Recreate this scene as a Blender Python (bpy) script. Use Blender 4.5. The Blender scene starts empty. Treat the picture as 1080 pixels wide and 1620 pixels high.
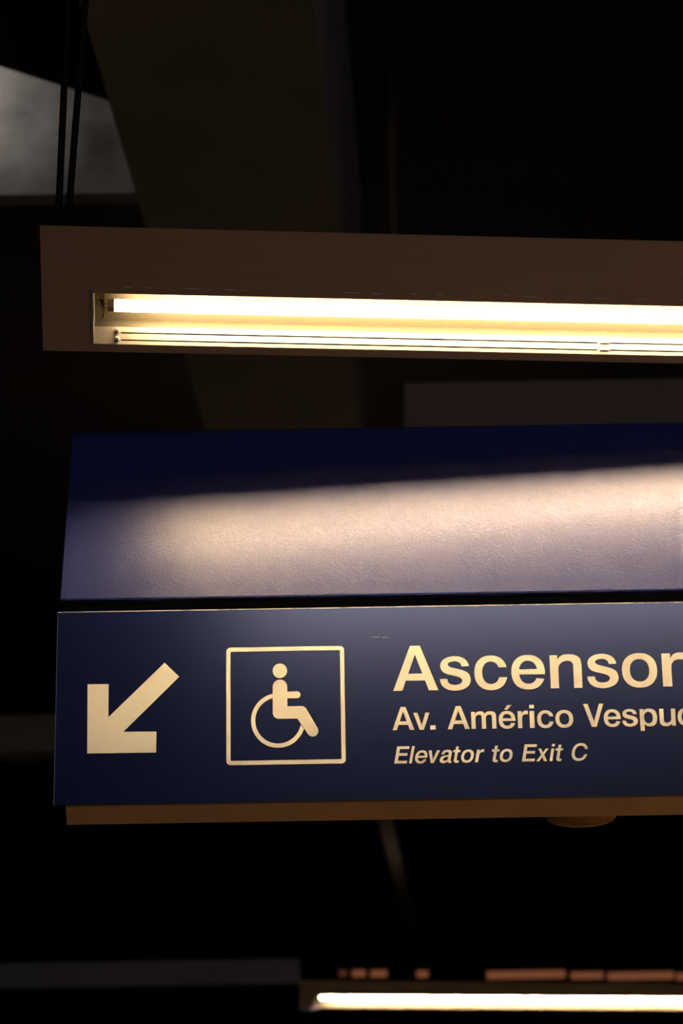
import bpy, bmesh, math, random
from mathutils import Vector, Matrix
random.seed(7)
R = math.radians
scene = bpy.context.scene
C = scene.collection

# ---------------------------------------------------------------- camera
W, H, F = 1080, 1620, 3500.0            # frame and focal length in pixels
PITCH, ROLL = R(16.5), 0.0165
EYE = Vector((0, 0, 1.6))
fwd = Vector((0, math.cos(PITCH), math.sin(PITCH)))
r0 = Vector((1, 0, 0)); u0 = Vector((0, -math.sin(PITCH), math.cos(PITCH)))
RT = r0*math.cos(ROLL) - u0*math.sin(ROLL)
UP = u0*math.cos(ROLL) + r0*math.sin(ROLL)
cam_d = bpy.data.cameras.new('camera'); cam = bpy.data.objects.new('camera', cam_d); C.objects.link(cam)
cam.matrix_world = Matrix.Translation(EYE) @ Matrix((RT, UP, -fwd)).transposed().to_4x4()
cam_d.sensor_fit = 'VERTICAL'; cam_d.sensor_height = 36; cam_d.sensor_width = 24
cam_d.lens = 36*F/H
cam_d.clip_start = 0.05; cam_d.clip_end = 200
cam_d.dof.use_dof = True; cam_d.dof.focus_distance = 4.75; cam_d.dof.aperture_fstop = 4.0
scene.camera = cam

def ray(px, py):
    return (fwd + RT*((px-W/2)/F) + UP*((H/2-py)/F))
def at(px, py, Y):                       # the point seen at a pixel, on the upright plane at distance Y
    d = ray(px, py); return EYE + d*((Y-EYE.y)/d.y)
def at_z(px, py, Z):                     # the same on the level plane at height Z
    d = ray(px, py); return EYE + d*((Z-EYE.z)/d.z)

# ---------------------------------------------------------------- world, lights, exposure
scene.view_settings.view_transform = 'Standard'; scene.view_settings.look = 'None'
scene.view_settings.gamma = 1; scene.view_settings.use_curve_mapping = False
scene.view_settings.exposure = 0.0
scene.cycles.use_adaptive_sampling = False; scene.cycles.light_sampling_threshold = 0.0; scene.cycles.sample_clamp_indirect = 6.0
world = bpy.data.worlds.new('world'); scene.world = world; world.use_nodes = True
world.node_tree.nodes['Background'].inputs[0].default_value = (0.9, 0.8, 0.7, 1)
world.node_tree.nodes['Background'].inputs[1].default_value = 0.0006
TUBE_COL = (1.0, 0.70, 0.37)
TUBE_STR = 485.0

def lamp(name, kind, loc, target, power, col, size=0.5, size_y=None, spread=None):
    l = bpy.data.lights.new(name, kind); l.energy = power; l.color = col
    if kind == 'AREA':
        l.size = size
        if size_y: l.shape = 'RECTANGLE'; l.size_y = size_y
        if spread: l.spread = spread
    else: l.shadow_soft_size = size
    o = bpy.data.objects.new(name, l); C.objects.link(o); o.location = loc
    d = Vector(target)-Vector(loc); o.rotation_euler = d.to_track_quat('-Z', 'Y').to_euler()
    return o
# added warm fill standing in for floor bounce, and an assumed cooler lamp high up beside the ceiling beams
lamp('floor_bounce_fill', 'AREA', (3.5, 2.6, 0.9), (0.6, 4.5, 3.1), 22, (1.0, 0.60, 0.33), 1.6, 1.4)
_p = at(480, 1140, 16.5)
lamp('soffit_fill', 'POINT', _p, (0, 20, 5), 26, (1.0, 0.72, 0.48), 0.12)  # added fill, unseen behind the sign, grades the beam soffit
# assumed broad light, added high behind the camera to grade the sign's soft reflection
lamp('assumed_rear_fill', 'AREA', (2.2, -7.5, 6.50), (0.6, 4.6, 2.6), 245, (0.80, 0.77, 1.0), 6.0, 1.5)
lamp('tray_fill', 'POINT', at(800, 1563, 30), (0, 30, 7), 13, (1.0, 0.72, 0.48), 0.05)  # added fill, unseen behind the distant fixture, brightens the cable tray
lamp('assumed_concrete_lamp', 'AREA', (-2.02, 9.24, 6.62), (-1.5, 9.6, 6.55), 2.7, (1.0, 0.93, 0.88), 0.15)  # assumed lamp, unseen, added to light and grade the concrete face

# ---------------------------------------------------------------- materials
def mat(name, col, rough=0.5, spec=0.5, metal=0.0, bump=0.0, bscale=60.0, var=0.0, vscale=8.0, stretch=None, coat=0.0, emit=None, estr=0.0):
    m = bpy.data.materials.new(name); m.use_nodes = True
    nt = m.node_tree; b = nt.nodes['Principled BSDF']
    b.inputs['Base Color'].default_value = (*col, 1); b.inputs['Roughness'].default_value = rough
    b.inputs['Specular IOR Level'].default_value = spec; b.inputs['Metallic'].default_value = metal
    b.inputs['Coat Weight'].default_value = coat
    tc = nt.nodes.new('ShaderNodeTexCoord'); mp = nt.nodes.new('ShaderNodeMapping')
    nt.links.new(tc.outputs['Object'], mp.inputs['Vector'])
    if stretch: mp.inputs['Scale'].default_value = stretch
    if var:
        n = nt.nodes.new('ShaderNodeTexNoise'); n.inputs['Scale'].default_value = vscale; n.inputs['Detail'].default_value = 6
        nt.links.new(mp.outputs['Vector'], n.inputs['Vector'])
        rp = nt.nodes.new('ShaderNodeValToRGB')
        rp.color_ramp.elements[0].position = 0.3; rp.color_ramp.elements[1].position = 0.72
        rp.color_ramp.elements[0].color = (*[c*(1-var) for c in col], 1)
        rp.color_ramp.elements[1].color = (*[min(1, c*(1+var)) for c in col], 1)
        nt.links.new(n.outputs['Fac'], rp.inputs['Fac']); nt.links.new(rp.outputs['Color'], b.inputs['Base Color'])
    if bump:
        n2 = nt.nodes.new('ShaderNodeTexNoise'); n2.inputs['Scale'].default_value = bscale; n2.inputs['Detail'].default_value = 3
        nt.links.new(mp.outputs['Vector'], n2.inputs['Vector'])
        bp = nt.nodes.new('ShaderNodeBump'); bp.inputs['Strength'].default_value = bump; bp.inputs['Distance'].default_value = 0.002
        nt.links.new(n2.outputs['Fac'], bp.inputs['Height']); nt.links.new(bp.outputs['Normal'], b.inputs['Normal'])
    if emit:
        b.inputs['Emission Color'].default_value = (*emit, 1); b.inputs['Emission Strength'].default_value = estr
    return m
M = {}
M['concrete']  = mat('concrete', (0.34, 0.32, 0.30), 0.9, 0.2, bump=0.5, bscale=14, var=0.55, vscale=3.2)
M['soffit']    = mat('soffit_paint', (0.22, 0.20, 0.175), 0.9, 0.2, var=0.12, vscale=1.5)
M['dark']      = mat('dark_ceiling_paint', (0.028, 0.025, 0.022), 0.95, 0.1, var=0.15, vscale=1.2)
M['floor']     = mat('floor_stone', (0.09, 0.085, 0.08), 0.6, 0.3, var=0.2, vscale=2)
M['cross']     = mat('cross_beam_paint', (0.20, 0.15, 0.11), 0.9, 0.2, var=0.1, vscale=1.5)
M['tray']      = mat('tray_galvanised', (0.40, 0.36, 0.32), 0.7, 0.3)
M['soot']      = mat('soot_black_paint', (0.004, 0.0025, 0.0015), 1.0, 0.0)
M['band']      = mat('beam_paint', (0.20, 0.19, 0.19), 0.7, 0.3, var=0.1, vscale=1)
M['housing']   = mat('housing_paint', (0.200, 0.130, 0.070), 0.5, 0.35, var=0.05, vscale=8, stretch=(0.5, 4, 4))
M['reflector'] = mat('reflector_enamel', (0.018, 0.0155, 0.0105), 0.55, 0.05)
M['rail']      = mat('rail_aluminium', (0.12, 0.108, 0.090), 0.5, 0.15)
M['groove']    = mat('groove_shadow_gap', (0.0035, 0.002, 0.0008), 0.9, 0.0)
M['tube']      = mat('tube_glass', (0.9, 0.88, 0.82), 0.3, 0.5, emit=TUBE_COL, estr=TUBE_STR)
# the ends of the tube, over its electrodes, glow less than its length
_nt = M['tube'].node_tree; _b = _nt.nodes['Principled BSDF']
_tc = _nt.nodes['Texture Coordinate']; _sx = _nt.nodes.new('ShaderNodeSeparateXYZ'); _mr = _nt.nodes.new('ShaderNodeMapRange')
_mr.interpolation_type = 'SMOOTHSTEP'
_mr.inputs['From Min'].default_value = 0.13; _mr.inputs['From Max'].default_value = 0.29
_mr.inputs['To Min'].default_value = 0.05*TUBE_STR; _mr.inputs['To Max'].default_value = TUBE_STR
_nt.links.new(_tc.outputs['Object'], _sx.inputs[0]); _nt.links.new(_sx.outputs['X'], _mr.inputs['Value'])
_nt.links.new(_mr.outputs['Result'], _b.inputs['Emission Strength'])
M['cap']       = mat('tube_cap_metal', (0.16, 0.12, 0.075), 0.4, 0.3)
M['plastic']   = mat('holder_plastic', (0.09, 0.07, 0.035), 0.45, 0.2)
M['wire']      = mat('wire_sleeve', (0.012, 0.008, 0.004), 0.5, 0.1)
M['wire_pale'] = mat('wire_sleeve_pale', (0.08, 0.065, 0.04), 0.5, 0.2)
M['brass']     = mat('pin_brass', (0.85, 0.62, 0.22), 0.25, 0.5, metal=1.0)
M['screw']     = mat('screw_steel', (0.10, 0.09, 0.07), 0.35, 0.4)
M['slot']      = mat('screw_socket', (0.006, 0.004, 0.003), 0.6, 0.0)
M['blue']      = mat('blue_panel_paint', (0.003, 0.0065, 0.035), 0.15, 0.5)
M['blue_tex']  = mat('blue_textured_paint', (0.012, 0.017, 0.070), 0.315, 0.21, bump=0.24, bscale=230)
M['edge']      = mat('panel_edge', (0.62, 0.56, 0.48), 0.5, 0.4)
M['recess']    = mat('recess_shade_fill', (0.004, 0.0055, 0.0045), 0.9, 0.03)
M['frame']     = mat('sign_frame_enamel', (0.33, 0.175, 0.055), 0.7, 0.2, var=0.08, vscale=9)
M['vinyl']     = mat('cream_vinyl', (0.84, 0.78, 0.60), 0.5, 0.35)
M['scuff']     = mat('scuff', (0.45, 0.42, 0.38), 0.7, 0.2)
M['rod']       = mat('black_rod', (0.006, 0.005, 0.004), 0.8, 0.05)
M['conduit']   = mat('conduit_grey', (0.035, 0.034, 0.033), 0.7, 0.2)
M['dim_red']   = mat('dim_red_glow', (0.25, 0.10, 0.06), 0.6, 0.3, emit=(1.0, 0.33, 0.14), estr=0.16)
M['dim_red_low'] = mat('dimmer_red_glow', (0.25, 0.10, 0.06), 0.6, 0.3, emit=(1.0, 0.33, 0.14), estr=0.05)
M['cap_blue']  = mat('end_cap_blue', (0.16, 0.16, 0.34), 0.5, 0.4)

# ---------------------------------------------------------------- helpers
class MB:
    """collects shapes for one mesh object"""
    def __init__(s): s.v = []; s.f = []
    def poly(s, pts, faces):
        n = len(s.v); s.v += [tuple(p) for p in pts]; s.f += [tuple(i+n for i in f) for f in faces]; return s
    def box(s, x0, x1, y0, y1, z0, z1, fn=None):
        p = [(x, y, z) for x in (x0, x1) for y in (y0, y1) for z in (z0, z1)]
        if fn: p = [fn(*q) for q in p]
        return s.poly(p, [(0,1,3,2),(4,6,7,5),(0,4,5,1),(2,3,7,6),(0,2,6,4),(1,5,7,3)])
    def prism(s, prof, x0, x1, fn):      # closed profile in (a,b) swept along x with capped ends
        n = len(prof); p = [fn(x0, a, b) for a, b in prof] + [fn(x1, a, b) for a, b in prof]
        return s.poly(p, [tuple(range(n)), tuple(range(2*n-1, n-1, -1))] + [(i, (i+1)%n, n+(i+1)%n, n+i) for i in range(n)])
    def tube(s, path, r, n=12, cap=True):
        path = [Vector(p) for p in path]; k = len(path); pts = []; up = None
        for i, p in enumerate(path):
            t = (path[min(i+1, k-1)]-path[max(i-1, 0)]).normalized()
            if up is None: up = t.orthogonal().normalized()
            up = (up - t*up.dot(t)).normalized(); sd = t.cross(up)
            rr = r[i] if isinstance(r, (list, tuple)) else r
            pts += [p + (up*math.cos(a)+sd*math.sin(a))*rr for a in [2*math.pi*j/n for j in range(n)]]
        fc = [(i*n+j, i*n+(j+1)%n, (i+1)*n+(j+1)%n, (i+1)*n+j) for i in range(k-1) for j in range(n)]
        if cap: fc += [tuple(range(n-1, -1, -1)), tuple(range((k-1)*n, k*n))]
        return s.poly(pts, fc)
    def build(s, name, m, parent=None, smooth=False, bevel=0):
        me = bpy.data.meshes.new(name); me.from_pydata(s.v, [], s.f)
        bm = bmesh.new(); bm.from_mesh(me)
        bmesh.ops.recalc_face_normals(bm, faces=bm.faces)
        if bevel: bmesh.ops.bevel(bm, geom=list(bm.edges), offset=bevel, segments=2, affect='EDGES', profile=0.5)
        bm.to_mesh(me); bm.free()
        me.materials.append(M[m])
        if smooth:
            for p in me.polygons: p.use_smooth = True
            try: me.set_sharp_from_angle(angle=R(40))
            except Exception: pass
        o = bpy.data.objects.new(name, me); C.objects.link(o)
        if parent: o.parent = parent
        return o
def tag(o, label=None, cat=None, group=None, kind=None):
    if label: o['label'] = label
    if cat: o['category'] = cat
    if group: o['group'] = group
    if kind: o['kind'] = kind
    return o
def empty(name, loc, rot=(0, 0, 0)):
    o = bpy.data.objects.new(name, None); C.objects.link(o); o.location = loc; o.rotation_euler = rot
    o.empty_display_size = 0.1; return o
def copy_tree(o, parent=None):
    c = o.copy(); C.objects.link(c); c.parent = parent
    for ch in o.children: copy_tree(ch, c)
    return c

# ================================================================ the setting: a dark station hall
ZC = 7.6                                  # ceiling slab
ZB = 5.6                                  # soffit of the deep beam
tag(MB().box(-14, 16, -12, 48, -0.2, 0).build('floor', 'floor'), 'dark stone platform floor below the sign', kind='structure')
tag(MB().box(-14, 16, -12, 48, ZC, ZC+0.3).build('ceiling', 'dark'), 'unlit black ceiling slab above the beams', kind='structure')
tag(MB().box(-14, 16, 48, 48.3, 0, ZC).build('wall_back', 'dark'), 'far dark end wall of the hall', kind='structure')
tag(MB().box(-14.3, -14, -12, 48, 0, ZC).build('wall_left', 'dark'), 'dark side wall on the left of the hall', kind='structure')
tag(MB().box(16, 16.3, -12, 48, 0, ZC).build('wall_right', 'dark'), 'dark side wall on the right of the hall', kind='structure')

def slab_pts(name, m, quad, z0, z1, label):   # a beam from the four corners of its underside
    p = [(q.x, q.y, z0) for q in quad] + [(q.x, q.y, z1) for q in quad]
    o = MB().poly(p, [(0,1,2,3),(7,6,5,4),(0,4,5,1),(1,5,6,2),(2,6,7,3),(3,7,4,0)]).build(name, m)
    return tag(o, label, kind='structure')
# deep beam that runs away overhead
a, b = at_z(170, 153, ZB), at_z(325, 680, ZB); c, d = at_z(512, 153, ZB), at_z(570, 680, ZB)
b2 = a + (b-a)*1.3; d2 = c + (d-c)*1.3
a0 = a + (a-b)*0.6; c0 = c + (c-d)*0.6
slab_pts('ceiling_beam', 'soffit', [a0, c0, d2, b2], ZB, ZC, 'broad dim concrete beam running away overhead behind the light fixture')
# pale concrete face of a cross beam, left of the deep beam
YP = 9.6
p0, p1 = at(-900, 312, YP), at(300, 314, YP)
tag(MB().box(p0.x, p1.x, YP, YP+0.12, (p0.z+p1.z)/2, ZC).build('concrete_beam', 'concrete'), 'grey lit concrete face in the upper left corner', kind='structure')
# dark sloping haunch that covers its upper part
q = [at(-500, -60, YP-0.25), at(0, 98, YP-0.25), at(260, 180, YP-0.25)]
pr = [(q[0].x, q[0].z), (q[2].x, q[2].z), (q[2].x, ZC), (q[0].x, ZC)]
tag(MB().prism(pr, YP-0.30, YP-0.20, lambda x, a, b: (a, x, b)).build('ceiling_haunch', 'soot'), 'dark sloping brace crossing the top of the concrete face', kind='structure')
# cross beam seen between fixture and sign, on the right
YR = 13.5
g = at(640, 606, YR); g2 = at(640, 760, YR)
tag(MB().box(g.x, 6, YR, YR+0.6, g2.z, g.z).build('ceiling_beam_cross', 'cross'), 'dim cross beam between the light fixture and the blue panel', kind='structure')
# far beams on the left
h1, h2 = at(0, 1132, 21), at(0, 1190, 21)
tag(MB().box(-9, -1.2, 21, 21.5, h2.z, h1.z).build('ceiling_beam_far', 'band'), 'faint far beam beside the left edge of the blue sign', kind='structure')
h1, h2 = at(200, 1521, 24), at(200, 1560, 24); h3 = at(474, 1540, 24)
tag(MB().box(-9, h3.x, 24, 24.5, h2.z, h1.z).build('header_beam', 'band'), 'faint far header beam low in the picture on the left', kind='structure')

# thin conduit on the ceiling, and a far cable tray seen below the sign
def strip_z(name, m, px, z, w, h, label, cat):
    s, e = at_z(*px[0], z), at_z(*px[1], z); dr = (e-s).normalized(); sd = Vector((dr.y, -dr.x, 0))
    P = []
    for zz in (z, z+h):
        for q_ in (s, e):
            for k in (-1, 1): P.append(tuple(Vector((q_.x, q_.y, zz)) + sd*k*w/2))
    o = MB().poly(P, [(0,1,3,2),(4,6,7,5),(0,4,5,1),(2,3,7,6),(0,2,6,4),(1,5,7,3)]).build(name, m)
    for q_ in (s, e):
        if z+h < ZC-0.06: MB().tube([(q_.x, q_.y, z+h), (q_.x, q_.y, ZC)], 0.012, 6).build('hanger', 'rod', o)
    return tag(o, label, cat)
strip_z('conduit', 'conduit', [(610, -200), (624, 420)], ZC-0.042, 0.05, 0.041, 'thin grey conduit running along the dark ceiling above the light fixture', 'conduit')
strip_z('cable_tray', 'tray', [(605, 1285), (656, 1492)], ZB+0.1, 0.17, 0.08, 'faint narrow cable tray running away below the blue sign', 'cable tray')

# ================================================================ light fixture with one fluorescent tube
SL = R(52)                                   # how far the open face is turned down
VY, VZ = math.sin(SL), -math.cos(SL)         # down along the face
WY, WZ = -math.cos(SL), -math.sin(SL)        # out of the face
def fx(x, v, w): return (x, v*VY + w*WY, v*VZ + w*WZ)
V1, V2, V3 = 0.156, 0.279, 0.300             # slot top and bottom edge, lower edge of the face
TV, TW = 0.199, -0.0250                       # tube axis
def make_fixture(LEN):
    S0, S1 = 0.106, LEN-0.106                # slot ends
    root = empty('light_fixture', (0, 0, 0))
    hb = MB()
    T = -0.004
    hb.box(0, LEN, 0, V1, T, 0, fx); hb.box(0, LEN, V2, V3, T, 0, fx)
    hb.box(0, S0-0.004, V1, V2, T, 0, fx); hb.box(S1+0.004, LEN, V1, V2, T, 0, fx)
    hb.build('face_panel', 'housing', root)
    # rounded back of the body
    prof = [(0, T)] + [(V3/2 - V3/2*math.cos(t), T-0.125*math.sin(t)**0.8) for t in [math.pi*i/12 for i in range(1, 12)]] + [(V3, T)]
    prof = [(v - 0.9*w*(1-v/V3), w) for v, w in prof]      # the back falls away from the upper edge
    bb = MB(); n = len(prof)
    pts = [fx(0, *p) for p in prof] + [fx(LEN, *p) for p in prof]
    bb.poly(pts, [tuple(range(n)), tuple(range(2*n-1, n-1, -1))] + [(i, i+1, n+i+1, n+i) for i in range(n-1)])
    bb.build('body', 'housing', root, smooth=True)
    # worn paint along the edge above the slot
    x = 0.17
    while x < min(LEN-0.2, 1.5):
        l = random.uniform(0.008, 0.05); v0 = V1-0.0150+random.uniform(-.0015, .0012); hw = random.uniform(.0005, .0013)
        if random.random() < 0.25 + 0.6*min(1, x/0.9):
            MB().poly([fx(x, v0, .0002), fx(x+l*.3, v0-hw, .0002), fx(x+l*.8, v0-hw*.7, .0002), fx(x+l, v0, .0002), fx(x+l*.7, v0+hw*.8, .0002), fx(x+l*.25, v0+hw*.6, .0002)], [(0, 1, 2, 3, 4, 5)]).build('edge_scuff', 'scuff', root)
        x += l + random.uniform(0.002, 0.03)
    # trough
    rf = MB()
    BW = -0.062
    rf.box(S0, S1, V1-0.010, V1-0.006, BW, -0.004, fx)          # upper wall
    rf.box(S0, S1, V1-0.010, V2-0.020, BW-0.003, BW, fx)        # back
    rf.prism([(V2-0.020, BW-0.003), (V2-0.020, BW), (V2-0.031, -0.0215), (V2-0.0275, -0.0215)], S0, S1, fx)
    rf.build('reflector', 'reflector', root)
    ep = MB(); ep.box(S0-0.004, S0+0.0025, V1-0.010, V2+0.002, -0.062, 0.0015, fx); ep.build('end_plate', 'rail', root)
    ep = MB(); ep.box(S1-0.0025, S1+0.004, V1-0.010, V2+0.002, -0.062, 0.0015, fx); ep.build('end_plate', 'rail', root)
    # sloping rail with two grooves: s runs along its slope from the deep edge (0) to the lip (1)
    va, wa, vb, wb = V2-0.031, -0.0195, V2+0.001, 0.0008
    nl = math.hypot(vb-va, wb-wa); nv, nw = -(wb-wa)/nl, (vb-va)/nl
    def rl(s_, h): return (va+(vb-va)*s_+nv*h, wa+(wb-wa)*s_+nw*h)
    g1, g2, gw, gd = 0.31, 0.72, 0.075, -0.006
    SB = S0+0.060                                                # grooves start right of the screws
    base = [rl(0, 0), rl(1, 0), rl(1, -0.008), rl(0, -0.008)]
    rail = MB().prism(base, S0+0.0025, SB, fx)
    ja, jb = S0+1.095, S0+1.118                                  # raised joint in the rail
    for xa, xb in ((SB, ja), (jb, S1-0.0025)):
        rail.prism([rl(0, 0), rl(g1, 0), rl(g1, gd), rl(g1+gw, gd), rl(g1+gw, 0), rl(g2, 0), rl(g2, gd), rl(g2+gw, gd), rl(g2+gw, 0), rl(1, 0), rl(1, -0.008), rl(0, -0.008)], xa, xb, fx)
    rail.prism(base, ja, jb, fx)
    rl_o = rail.build('rail', 'rail', root)
    for gg in (g1, g2):
        MB().prism([rl(gg, gd), rl(gg+gw, gd), rl(gg+gw, gd+.0004), rl(gg, gd+.0004)], SB, ja, fx).build('groove', 'groove', rl_o)
        MB().prism([rl(gg, gd), rl(gg+gw, gd), rl(gg+gw, gd+.0004), rl(gg, gd+.0004)], jb, S1-0.003, fx).build('groove', 'groove', rl_o)
        # small kinked clip where the rail lengths meet
        MB().prism([rl(gg-.10, 0.0), rl(gg+.06, 0.0), rl(gg+.04, 0.0016), rl(gg-.06, 0.0016)], ja+.004, jb+.004, fx).build('joint_clip', 'rail', rl_o)
    for s_ in (0.24, 0.70):                                      # two socket screws
        for X in (S0+0.052, S1-0.052):
            cv, cw = rl(s_, 0); P = Vector(fx(X, cv, cw)); Nn = Vector(fx(0, nv, nw))
            sc_o = MB().tube([P-Nn*.001, P+Nn*.003, P+Nn*.0045, P+Nn*.0048], [.0062, .0062, .0048, .0036], 16).build('screw', 'screw', rl_o, smooth=True)
    for s_ in (0.24, 0.70):
        for X in (S0+0.052, S1-0.052):
            cv, cw = rl(s_, 0); P = Vector(fx(X, cv, cw)); Nn = Vector(fx(0, nv, nw))
            MB().tube([P+Nn*.0040, P+Nn*.0052], .0022, 6).build('screw_socket', 'slot', rl_o)
    # tube with metal caps and pins
    def T_(x): return Vector(fx(x, TV, TW))
    t0, t1 = S0+0.0455, S1-0.0455
    tb = MB().tube([T_(t0+(t1-t0)*i/24) for i in range(25)], 0.0131, 20).build('fluorescent_tube', 'tube', root, smooth=True)
    for xa, xb, sg in ((t0-0.014, t0+.0005, -1), (t1-.0005, t1+0.014, 1)):
        cp = MB().tube([T_(xa), T_(xb)], 0.0134, 20).build('tube_cap', 'cap', tb, smooth=True)
        xe = xa if sg < 0 else xb
        for dv in (-.005, .004):
            MB().tube([Vector(fx(xe, TV+dv, TW+.002)), Vector(fx(xe+sg*0.008, TV+dv, TW+.002))], 0.0014, 8).build('pin', 'brass', tb)
        # lamp holder
        hx = xe+sg*0.006
        h = MB(); h.box(min(hx, hx+sg*.003), max(hx, hx+sg*.003), TV-0.018, TV+0.026, TW-0.012, TW+0.010, fx)
        h.box(min(hx, hx+sg*.010), max(hx, hx+sg*.010), TV-0.012, TV+0.006, TW-0.012, TW+0.006, fx)
        h.prism([(TV-0.021, TW-.012), (TV-0.017, TW-.012), (TV-0.017, TW+.010), (TV-0.021, TW+.008)], min(hx, hx+sg*.017), max(hx, hx+sg*.017), fx)
        ho = h.build('lamp_holder', 'plastic', root, bevel=0.0008)
        MB().tube([Vector(fx(hx+sg*.0062, TV-.002, TW+.0055)), Vector(fx(hx+sg*.0062, TV-.002, TW+.0068))], .0016, 8).build('contact_hole', 'slot', ho)
        w_ = [Vector(fx(hx+sg*.017, TV-.012, TW+.009)), Vector(fx(hx+sg*.011, TV-.009, TW+.012)), Vector(fx(hx+sg*.004, TV+.002, TW+.013)), Vector(fx(hx+sg*.0035, TV+.016, TW+.012)), Vector(fx(hx+sg*.007, TV+.027, TW+.008)), Vector(fx(hx+sg*.010, TV+.034, TW))]
        MB().tube(w_, .0016, 8).build('wire', 'wire', ho, smooth=True)
        MB().tube([p + Vector(fx(sg*.001, -.004, .002)) for p in w_[:4]], .0014, 8).build('wire', 'wire_pale', ho, smooth=True)
        MB().box(min(xe, xe+sg*.018), max(xe, xe+sg*.018)+.012*(sg<0), V1-.006, V1+.004, -.04, -.02, fx).build('dark_tab', 'wire', root)  # small dark block at the upper slot edge beside the holder
    return root

fix = make_fixture(1.86)
YAW, TILT = 0.082, 0.0085
# yaw turns the right end back towards the sign; tilt lets the right end hang lower
fix.rotation_euler = (0, TILT, YAW)
fix.location = at(63, 358, 4.215)
tag(fix, 'dull brown fluorescent light fixture with a lit tube hanging over the blue sign', 'light fixture', 'fluorescent light fixtures')

# its pair of rods
def rod(pa, pb, Ya, Yb, label):
    A, B = at(*pa, Ya), at(*pb, Yb); dr = (B-A).normalized(); Tp = A + dr*((ZC-A.z)/dr.z)
    o = MB().tube([A, Tp], 0.0075, 10).build('hanging_rod', 'rod', smooth=True)
    return tag(o, label, 'rod', 'rods that carry the light fixture')
rod((92.0, 352), (107.5, 0), 4.36, 4.36, 'black hanging rod nearer the left edge, against the grey concrete')
rod((107.5, 352), (135, 0), 4.40, 4.40, 'black hanging rod on the right of its pair, against the grey concrete')

# far fixture of the same make, low in the picture
far = make_fixture(3.9)
far.rotation_euler = (0, 0.022, 0.0)
tag(far, 'blurred distant light fixture with a lit tube at the bottom of the picture', 'light fixture', 'fluorescent light fixtures')
YF = 17.0
far.location = at(474, 1553, YF)
MB().box(0.0, 0.14, V2+.004, V3+.004, 0.0, 0.012, fx).build('end_cap', 'cap_blue', far)
FL = Vector(far.location)
for dx, lab in ((3.15, 'thin dark rod carrying the right end of the distant light fixture'),):
    A = FL + Vector((dx, 0.14, -0.02-dx*0.022))
    tag(MB().tube([A, (A.x, A.y, ZC)], 0.008, 8).build('hanging_rod', 'rod', smooth=True), lab, 'rod', 'rods that carry the distant fixture')

# ================================================================ upper blue housing, leaning back
YS = 4.60                                      # front of the sign board
XR = 2.75                                      # right end of the sign, outside the frame
yb = YS + 0.006
ub = at(95, 950, yb); ub_r = at(1080, 938, yb)
LEAN = R(20.0)
ut_y = None
# the height of its top edge: seen at y = 684 on the left
lo, hi = 0.1, 1.0
for _ in range(40):
    mid = (lo+hi)/2; pt = Vector((ub.x, yb+mid*math.sin(LEAN), ub.z+mid*math.cos(LEAN))) - EYE
    yy = H/2 - F*pt.dot(UP)/pt.dot(fwd)
    if yy > 684: lo = mid
    else: hi = mid
LU = lo
up_root = empty('upper_panel_housing', (ub.x, yb, ub.z))
tag(up_root, 'blue textured leaning panel lit by the tube above the elevator sign', 'panel')
sn, cs = math.sin(LEAN), math.cos(LEAN)
WU = XR-ub.x
def lean(x, s_, h): return (x, s_*sn - h*cs, s_*cs + h*sn)
m_ = MB(); m_.box(0, WU, 0, LU, -0.006, 0, lean); m_.build('front_panel', 'blue_tex', up_root, bevel=0.0012)
MB().box(0, WU, -0.001, 0.0035, -0.010, 0.0012, lean).build('lower_lip', 'blue', up_root)
ty, tz = LU*sn, LU*cs
m_ = MB(); m_.prism([(0.012, 0.0), (ty+0.004, tz-0.004), (0.36, tz-0.004), (0.36, 0.0)], 0.006, WU-0.006, lambda x, a, b: (x, a, b)); m_.build('body', 'blue', up_root)

# ================================================================ the sign
tl = at(91, 970, YS); bl = at(86, 1274, YS)
SX0 = (tl.x+bl.x)/2; SZ1 = (tl.z + at(1080, 952.5, YS).z)/2; SZ0 = (bl.z + at(1080, 1258, YS).z)/2
sign = empty('elevator_sign', (SX0, YS, SZ0))
tag(sign, 'blue elevator sign with cream arrow, wheelchair symbol and lettering', 'sign')
SW, SH = XR-SX0, SZ1-SZ0
PT = 0.004
panel = MB().box(0, SW, 0, PT, 0, SH).build('front_panel', 'blue', sign)
MB().box(0, SW, 0.0002, PT+.001, SH-0.0002, SH+0.0018).build('top_edge', 'edge', panel)
MB().box(-0.0008, 0.0002, 0.0004, PT, 0, SH).build('side_edge', 'edge', panel)
DB = 0.235
fb = MB(); fb.prism([(PT, SH-0.03), (PT, -0.0005), (PT+0.003, -0.0015), (0.034, -0.036), (0.048, -0.005), (DB-0.004, -0.005), (DB, -0.002), (DB, SH-0.03)], 0.0235, SW-0.0235, lambda x, a, b: (x, a, b))
fo = fb.build('frame', 'frame', sign)
MB().box(0, SW, DB, DB+PT, 0, SH).build('back_panel', 'blue', sign)
# near-black filler gives the gap between sign and upper housing its shade by colour
MB().box(0.012, SW-0.012, PT+0.016, DB-0.02, SH-0.03, ub.z-SZ0-0.004).build('recess_shade_fill', 'recess', sign)
# hangers of the whole sign, beyond the picture
for X in (1.45, 2.4):
    MB().tube([(X-ub.x, 0.26, tz-0.02), (X-ub.x, 0.26, ZC-ub.z)], 0.012, 10).build('hanger', 'rod', up_root, smooth=True)

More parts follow.
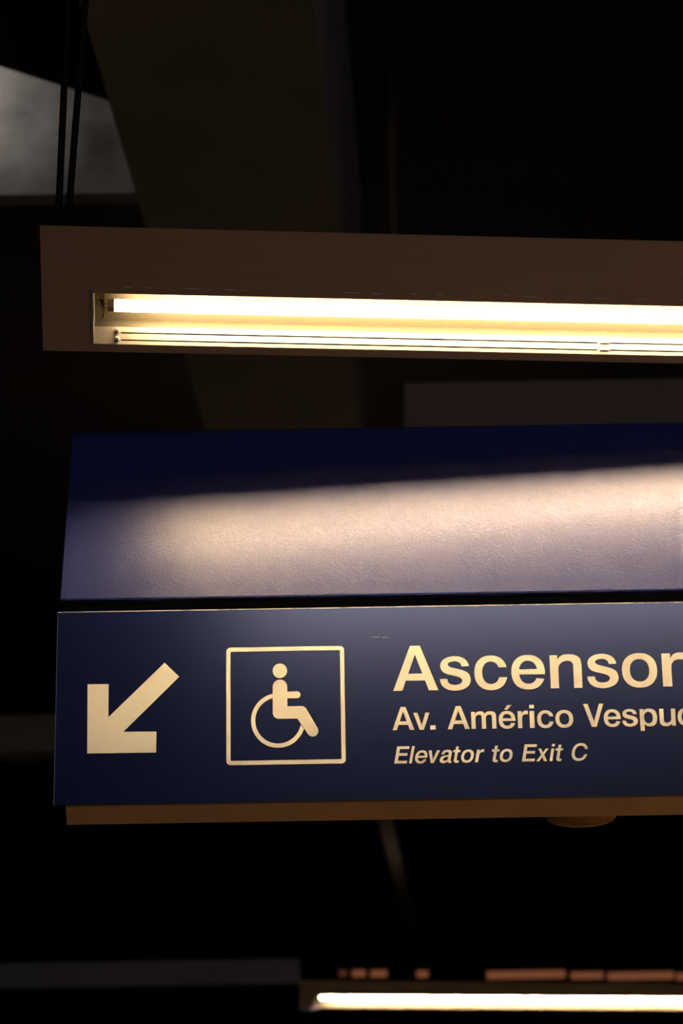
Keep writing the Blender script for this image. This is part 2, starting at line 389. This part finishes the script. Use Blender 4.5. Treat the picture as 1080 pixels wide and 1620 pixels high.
# ---------------------------------------------------------------- flat marks on the sign face
def to_sign(px, py):
    p = at(px, py, YS); return (p.x-SX0, p.z-SZ0)
def cr(pts, n=6):                              # smooth run through points, ends kept
    P = [pts[0]] + list(pts) + [pts[-1]]; out = []
    for i in range(1, len(P)-2):
        p0_, p1_, p2_, p3_ = P[i-1], P[i], P[i+1], P[i+2]
        for k in range(n):
            t = k/n
            out.append(tuple(0.5*((2*p1_[j]) + (-p0_[j]+p2_[j])*t + (2*p0_[j]-5*p1_[j]+4*p2_[j]-p3_[j])*t*t + (-p0_[j]+3*p1_[j]-3*p2_[j]+p3_[j])*t**3) for j in (0, 1)))
    out.append(tuple(pts[-1])); return out
def path(*runs):                               # runs: lists are straight corners, ('C', pts) a smooth run
    out = []
    for r_ in runs:
        q_ = cr(r_[1]) if r_[0] == 'C' else list(r_)
        for p in q_:
            if not out or abs(p[0]-out[-1][0])+abs(p[1]-out[-1][1]) > 1e-6: out.append(p)
    if abs(out[0][0]-out[-1][0])+abs(out[0][1]-out[-1][1]) < 1e-6: out.pop()
    return out
TH = 0.0006
def mark(name, loops, parent, m='vinyl', label=None):
    """filled outlines (with holes) as a thin raised film on the sign face; loops in sign metres (x, z)"""
    cu = bpy.data.curves.new(name, 'CURVE'); cu.dimensions = '2D'; cu.fill_mode = 'BOTH'; cu.extrude = TH/2
    for lp in loops:
        sp = cu.splines.new('POLY'); sp.points.add(len(lp)-1); sp.use_cyclic_u = True
        for q_, p in zip(sp.points, lp): q_.co = (p[0], p[1], 0, 1)
    tmp = bpy.data.objects.new('tmp', cu); C.objects.link(tmp)
    dg = bpy.context.evaluated_depsgraph_get(); me = bpy.data.meshes.new_from_object(tmp.evaluated_get(dg))
    bpy.data.objects.remove(tmp); bpy.data.curves.remove(cu)
    me.transform(Matrix(((1, 0, 0, 0), (0, 0, -1, -TH/2), (0, 1, 0, 0), (0, 0, 0, 1))))
    me.materials.clear(); me.materials.append(M[m]); me.name = name
    o = bpy.data.objects.new(name, me); C.objects.link(o); o.parent = parent
    if label: o['label'] = label
    return o

# arrow
ar = [(138.5, 1082.8), (171.7, 1082.3), (171.3, 1134.8), (260.3, 1048.6), (283.4, 1070.7), (194.8, 1157.9), (247.3, 1157.4), (246.9, 1190.6), (138, 1192)]
mark('arrow', [[to_sign(*p) for p in ar]], panel, label='cream arrow pointing down to the left')

# pictogram, drawn in the units of a 933-wide square
ox, oz = to_sign(358.0, 1210.5); ex, ez = to_sign(547.0, 1208.0); topx, topz = to_sign(358, 1024.5)
PW = ex-ox; K = PW/933.0; PZ0 = (oz+ez)/2
PHK = (topz-oz)/922.0
def pg(x, y): return (ox + (x-85)*K, PZ0 + (987-y)*PHK + 0.0)
def arc(cx, cy, r, a0_, a1_, n=16): return [(cx+r*math.cos(R(a0_+(a1_-a0_)*i/n)), cy-r*math.sin(R(a0_+(a1_-a0_)*i/n))) for i in range(n+1)]
def rrect(x0, y0, x1, y1, r):
    return arc(x1-r, y0+r, r, 90, 0, 8) + arc(x1-r, y1-r, r, 0, -90, 8) + arc(x0+r, y1-r, r, -90, -180, 8) + arc(x0+r, y0+r, r, 180, 90, 8)
pm = lambda L: [pg(*p) for p in L]
mark('symbol_border', [pm(rrect(85, 65, 1018, 987, 34)), pm(rrect(118, 98, 985, 954, 9))], panel, label='cream rounded square outline round the wheelchair symbol')
mark('symbol_head', [pm(arc(508, 255, 57, 0, 360, 40)[:-1])], panel)
body = (arc(508, 382, 57, 180, 0, 20) + [(565, 420)] + arc(643, 446, 26, 90, -90, 12) + [(565, 472), (565, 536)]
        + arc(676, 580, 44, 90, 35, 8) + arc(762, 731, 44, 30, -150, 16) + [(642, 632)] + arc(497, 585, 47, -90, -180, 10))
mark('symbol_person', [pm(body)], panel, label='cream seated figure of the wheelchair symbol')
wh = arc(492, 645, 213, 101.5, 341.5, 60) + arc(492, 645, 180, 348, 103.5, 60)
mark('symbol_wheel', [pm(wh)], panel)

# ---------------------------------------------------------------- lettering: outlines in cap-height units
ST = 0.165
def ell(cx, cy, rx, ry, a0_=0, a1_=360, n=36, e=2.25):
    out = []
    for i in range(n+1):
        t = R(a0_+(a1_-a0_)*i/n); c_, s_ = math.cos(t), math.sin(t)
        out.append((cx+rx*math.copysign(abs(c_)**(2/e), c_), cy+ry*math.copysign(abs(s_)**(2/e), s_)))
    return out
def ang(y, cy, ry, e=2.25):
    s_ = (y-cy)/ry; return math.degrees(math.asin(max(-1, min(1, math.copysign(abs(s_)**(e/2), s_)))))
def ring_cut(w, y0, y1, yt, ybm, st, th):
    cx, cy, rx, ry = w/2, (y0+y1)/2, w/2, (y1-y0)/2; ix, iy = rx-st, ry-th
    A = ell(cx, cy, rx, ry, ang(yt, cy, ry), 360+ang(ybm, cy, ry), 48)
    B = ell(cx, cy, ix, iy, 360+ang(ybm, cy, iy), ang(yt, cy, iy), 48)
    return [A + B]
def g_o(): w = .775; return [ell(w/2, .3675, w/2, .3855)[:-1], ell(w/2, .3675, w/2-.175, .3855-.135)[:-1]]
def g_c(): return ring_cut(.725, -.018, .753, .488, .262, .172, .135)
def g_C(): return ring_cut(.96, -.018, 1.018, .665, .36, .175, .145)
def g_e():
    w = .745; cx, cy, rx, ry = w/2, .3675, w/2, .3855; ix, iy = rx-.170, ry-.128
    yb_, yt_, yl = .318, .432, .232
    A = ell(cx, cy, rx, ry, ang(yb_, cy, ry), 360+ang(yl, cy, ry)-3, 52)
    B = ell(cx, cy, ix, iy, 360+ang(yl, cy, iy), 180-ang(yb_, cy, iy), 40)
    hole = ell(cx, cy, ix, iy, ang(yt_, cy, iy), 180-ang(yt_, cy, iy), 30)
    return [A + B, hole]
def g_s():
    q_ = lambda L: [((x-395)/310.0*1.02, (382-y)/300.0) for x, y in L]
    return [path(('C', q_([(588,224),(582,203),(565,179),(535,163),(497,157),(455,162),(420,179),(402,205),(402,235),(415,259),(440,274),(475,284),(510,293),(534,305),(542,321),(533,338),(513,347),(490,349),(465,344),(449,330),(443,308)])),
                 ('C', q_([(395,308),(400,335),(418,362),(450,380),(493,387),(540,380),(577,361),(595,335),(597,307),(588,280),(568,262),(540,250),(500,239),(468,230),(452,219),(450,207),(460,197),(478,192),(497,190),(517,195),(532,206),(540,226)])))]
def g_n(): return [path([(0,0),(0,.735),(.157,.735),(.157,.64)], ('C', [(.157,.64),(.205,.70),(.28,.742),(.39,.753),(.52,.73),(.615,.65),(.64,.50)]), [(.64,0),(.472,0),(.472,.45)], ('C', [(.472,.45),(.465,.54),(.42,.595),(.335,.608),(.245,.575),(.185,.505),(.168,.41)]), [(.168,0)])]
def g_u(): return [[(.64-x, .735-y) for x, y in lp] for lp in g_n()]
def g_m(): return [path([(0,0),(0,.735),(.155,.735),(.155,.645)], ('C', [(.155,.645),(.20,.70),(.265,.742),(.36,.753),(.46,.735),(.535,.65)]), ('C', [(.535,.65),(.59,.71),(.66,.745),(.76,.753),(.88,.73),(.96,.65),(.98,.52)]),
                        [(.98,0),(.815,0),(.815,.47)], ('C', [(.815,.47),(.805,.56),(.77,.60),(.70,.608),(.63,.58),(.585,.52),(.573,.43)]), [(.573,0),(.408,0),(.408,.47)], ('C', [(.408,.47),(.40,.56),(.365,.60),(.295,.608),(.225,.58),(.178,.52),(.166,.43)]), [(.166,0)])]
def g_r(): return [path([(0,0),(0,.735),(.157,.735),(.157,.61)], ('C', [(.157,.61),(.195,.69),(.26,.74),(.35,.755),(.405,.748)]), [(.405,.588)], ('C', [(.405,.588),(.33,.60),(.24,.58),(.185,.51),(.168,.40)]), [(.168,0)])]
def g_p(): return [path([(0,-.205),(0,.735),(.157,.735),(.157,.655)], ('C', [(.157,.655),(.205,.71),(.28,.75),(.38,.753),(.53,.72),(.65,.60),(.69,.37),(.655,.15),(.55,.02),(.395,-.018),(.29,0),(.21,.04),(.168,.085)]), [(.168,-.205)]), ell(.342, .3675, .175, .250)[:-1]]
def g_i(): return [[(0,0),(0,.735),(.165,.735),(.165,0)], [(0,.855),(0,1.0),(.165,1.0),(.165,.855)]]
def g_l(): return [[(0,0),(0,1.0),(.165,1.0),(.165,0)]]
def g_dot(): return [[(0,0),(0,.18),(.18,.18),(.18,0)]]
def g_v(): return [[(0,.735),(.18,.735),(.345,.20),(.51,.735),(.685,.735),(.43,0),(.255,0)]]
def g_V(): return [[(0,1),(.195,1),(.445,.235),(.695,1),(.885,1),(.545,0),(.34,0)]]
def g_A(): return [[(0,0),(.378,1),(.592,1),(.965,0),(.762,0),(.685,.222),(.272,.222),(.195,0)], [(.326,.375),(.480,.805),(.632,.375)]]
def g_E(): return [[(0,0),(0,1),(.72,1),(.72,.845),(.185,.845),(.185,.605),(.675,.605),(.675,.455),(.185,.455),(.185,.155),(.735,.155),(.735,0)]]
def g_x(): return [[(0,0),(.245,.38),(.015,.735),(.205,.735),(.34,.505),(.475,.735),(.66,.735),(.43,.385),(.68,0),(.485,0),(.335,.25),(.185,0)]]
def g_t(): return [path([(0,.735),(.125,.735),(.125,.945),(.29,.945),(.29,.735),(.425,.735),(.425,.61),(.29,.61),(.29,.21)], ('C', [(.29,.21),(.30,.145),(.345,.12),(.425,.125)]), [(.425,-.002)], ('C', [(.425,-.002),(.34,-.016),(.245,-.008),(.165,.035),(.128,.10),(.125,.16)]), [(.125,.61),(0,.61)])]
def g_a(): return [path(('C', [(.04,.50),(.07,.62),(.16,.715),(.32,.753),(.48,.735),(.58,.665),(.605,.55)]), [(.605,.17)], ('C', [(.605,.17),(.615,.10),(.64,.085),(.675,.09)]), [(.675,.0)], ('C', [(.675,.0),(.61,-.014),(.53,-.008),(.475,.03),(.45,.085)]), ('C', [(.45,.085),(.39,.03),(.31,-.01),(.22,-.018),(.09,.02),(.015,.11),(.015,.215),(.05,.33),(.14,.395),(.27,.425),(.39,.445),(.44,.48),(.445,.53),(.42,.595),(.325,.625),(.235,.60),(.20,.50)])),
                  path(('C', [(.445,.375),(.38,.345),(.27,.322),(.205,.285),(.18,.215),(.205,.145),(.28,.112),(.37,.135),(.43,.20),(.445,.28)]))]
G = dict(o=g_o, c=g_c, C=g_C, e=g_e, s=g_s, n=g_n, u=g_u, m=g_m, r=g_r, p=g_p, i=g_i, l=g_l, v=g_v, V=g_V, A=g_A, E=g_E, x=g_x, t=g_t, a=g_a)
G['.'] = g_dot
G['é'] = lambda: g_e() + [[(.26,.815),(.40,1.01),(.60,1.01),(.41,.815)]]
NM = {'.': 'full_stop', 'é': 'letter_e_acute'}
def text_line(spec, cap, base, italic=0.0):
    """spec: (letter, left, right) as seen in the photograph; base: baseline through two pixels"""
    (xa, ya), (xb, yb_) = base
    za = to_sign(xa, ya)[1]; zb = to_sign(xb, yb_)[1]; z0 = (za+zb)/2
    h = to_sign(xa, ya-cap)[1]-za
    for ch, l, r_ in spec:
        lps = [[(x + italic*y, y) for x, y in lp] for lp in G[ch]()]
        xs = [p[0] for lp in lps for p in lp]; mn, mx = min(xs), max(xs)
        ym = ya + (yb_-ya)*((l+r_)/2-xa)/(xb-xa) - cap*0.4
        L, Rr = to_sign(l, ym)[0], to_sign(r_, ym)[0]
        k = (Rr-L)/(mx-mn)
        nm = NM.get(ch, 'letter_' + ch.lower() if ch.islower() else 'capital_' + ch.lower())
        mark(nm, [[(L+(x-mn)*k, z0+y*h) for x, y in lp] for lp in lps], panel)
text_line([('A',621.3,692.4),('s',695.2,744),('c',750,801.5),('e',808.5,861.5),('n',869.8,919.8),('s',928.2,977.3),('o',983.3,1039),('r',1047,1082)], 70.8, ((657, 1092.3), (1060, 1086.0)))
text_line([('A',620.3,655),('v',653.8,679.4),('.',680,688.6),('A',707.6,742.5),('m',745.2,784.6),('é',788.5,815),('r',818.8,835),('i',837.6,845),('c',849.4,875),('o',878.2,906.3),('V',923,955),('e',954.8,981.3),('s',983.8,1008.2),('p',1011.9,1039),('u',1042.8,1068),('c',1071.6,1097.4),('i',1101.5,1109),('o',1113,1141)], 36.4, ((637, 1154.8), (1055, 1148.2)))
text_line([('E',623,648),('l',646.4,656.3),('e',656.2,676),('v',678,696),('a',695,714.6),('t',716.5,728.6),('o',729,749.3),('r',750.6,766.3),('t',777.8,790.5),('o',790.2,810.6),('E',824.8,849.8),('x',847.5,867.8),('i',868.5,878.3),('t',878.6,891),('C',904,930)], 27.0, ((637, 1207.6), (915, 1203.6)), italic=0.20)
# a few pale scratches near the top edge of the sign
for (x0_, x1_, y_) in ((586, 601, 1008.2), (603, 615, 1008.6)):
    A_, B_ = to_sign(x0_, y_), to_sign(x1_, y_)
    MB().box(A_[0], B_[0], -.0002, .0001, A_[1]-.0004, A_[1]+.0004).build('scratch', 'scuff', panel)

# shallow dome under the sign
DY = YS+0.130; dc = at(919, 1290, DY); zz = SZ0-0.0051; DH = zz - at(919, 1306, DY).z
dr_ = 0.0745; dm = MB(); rings = []
prof = [(1.0, 0), (1.0, .50), (.98, .60), (.91, .73), (.77, .85), (.56, .94), (.30, .985), (.08, 1.0)]
N = 32; P = [(dr_*k*math.cos(2*math.pi*j/N), dr_*k*math.sin(2*math.pi*j/N), -DH*h_) for k, h_ in prof for j in range(N)]
dm.poly(P, [(i*N+j, i*N+(j+1)%N, (i+1)*N+(j+1)%N, (i+1)*N+j) for i in range(len(prof)-1) for j in range(N)] + [tuple(range((len(prof)-1)*N, len(prof)*N)), tuple(range(N-1, -1, -1))])
dome = empty('round_dome', (dc.x, DY, zz))
tag(dome, 'shallow round cream dome fixed under the blue elevator sign', 'dome')
dm.build('dome_cover', 'frame', dome, smooth=True)
MB().tube([(0, 0, 0), (0, 0, -0.0025)], dr_+0.0015, 32).build('base_ring', 'frame', dome, smooth=True)

# dim reddish strips made to glow by emission, far behind, just above the distant fixture
YD = 26.0
for (x0_, x1_, s_) in ((536, 549, .6), (557, 578, 1), (586, 612, 1), (659, 677, 1), (770, 894, 1), (903, 954, 1), (961, 1066, 1), (1070, 1130, 1)):
    ym = 1540 + (x0_-560)*0.009
    A_, B_ = at(x0_, ym-5, YD), at(x1_, ym+5, YD)
    rt = empty('glow_strip', ((A_.x+B_.x)/2, YD, B_.z)); w = B_.x-A_.x; hh = A_.z-B_.z
    MB().box(-w/2, w/2, 0, 0.02, 0, hh).build('glow_face', 'dim_red' if s_ == 1 else 'dim_red_low', rt)
    MB().box(-w/2-.01, w/2+.01, 0.02, 0.08, -.006, hh+.006).build('back_box', 'rod', rt)
    MB().tube([(0, 0.05, hh), (0, 0.05, ZC-B_.z)], 0.012, 6).build('hanger', 'rod', rt)
    lb = {536: 'faint reddish glowing strip farthest left above the distant light fixture', 557: 'short reddish glowing strip, second from the left above the distant fixture',
          586: 'short reddish glowing strip, third from the left above the distant fixture', 659: 'short reddish glowing strip standing alone above the distant fixture',
          770: 'longest reddish glowing strip above the distant fixture', 903: 'middle-length reddish glowing strip between two long ones above the distant fixture',
          961: 'long reddish glowing strip, second from the right edge above the distant fixture', 1070: 'reddish glowing strip cut by the right edge above the distant fixture'}[x0_]
    tag(rt, lb, 'strip light', 'dim reddish glowing strips far behind')
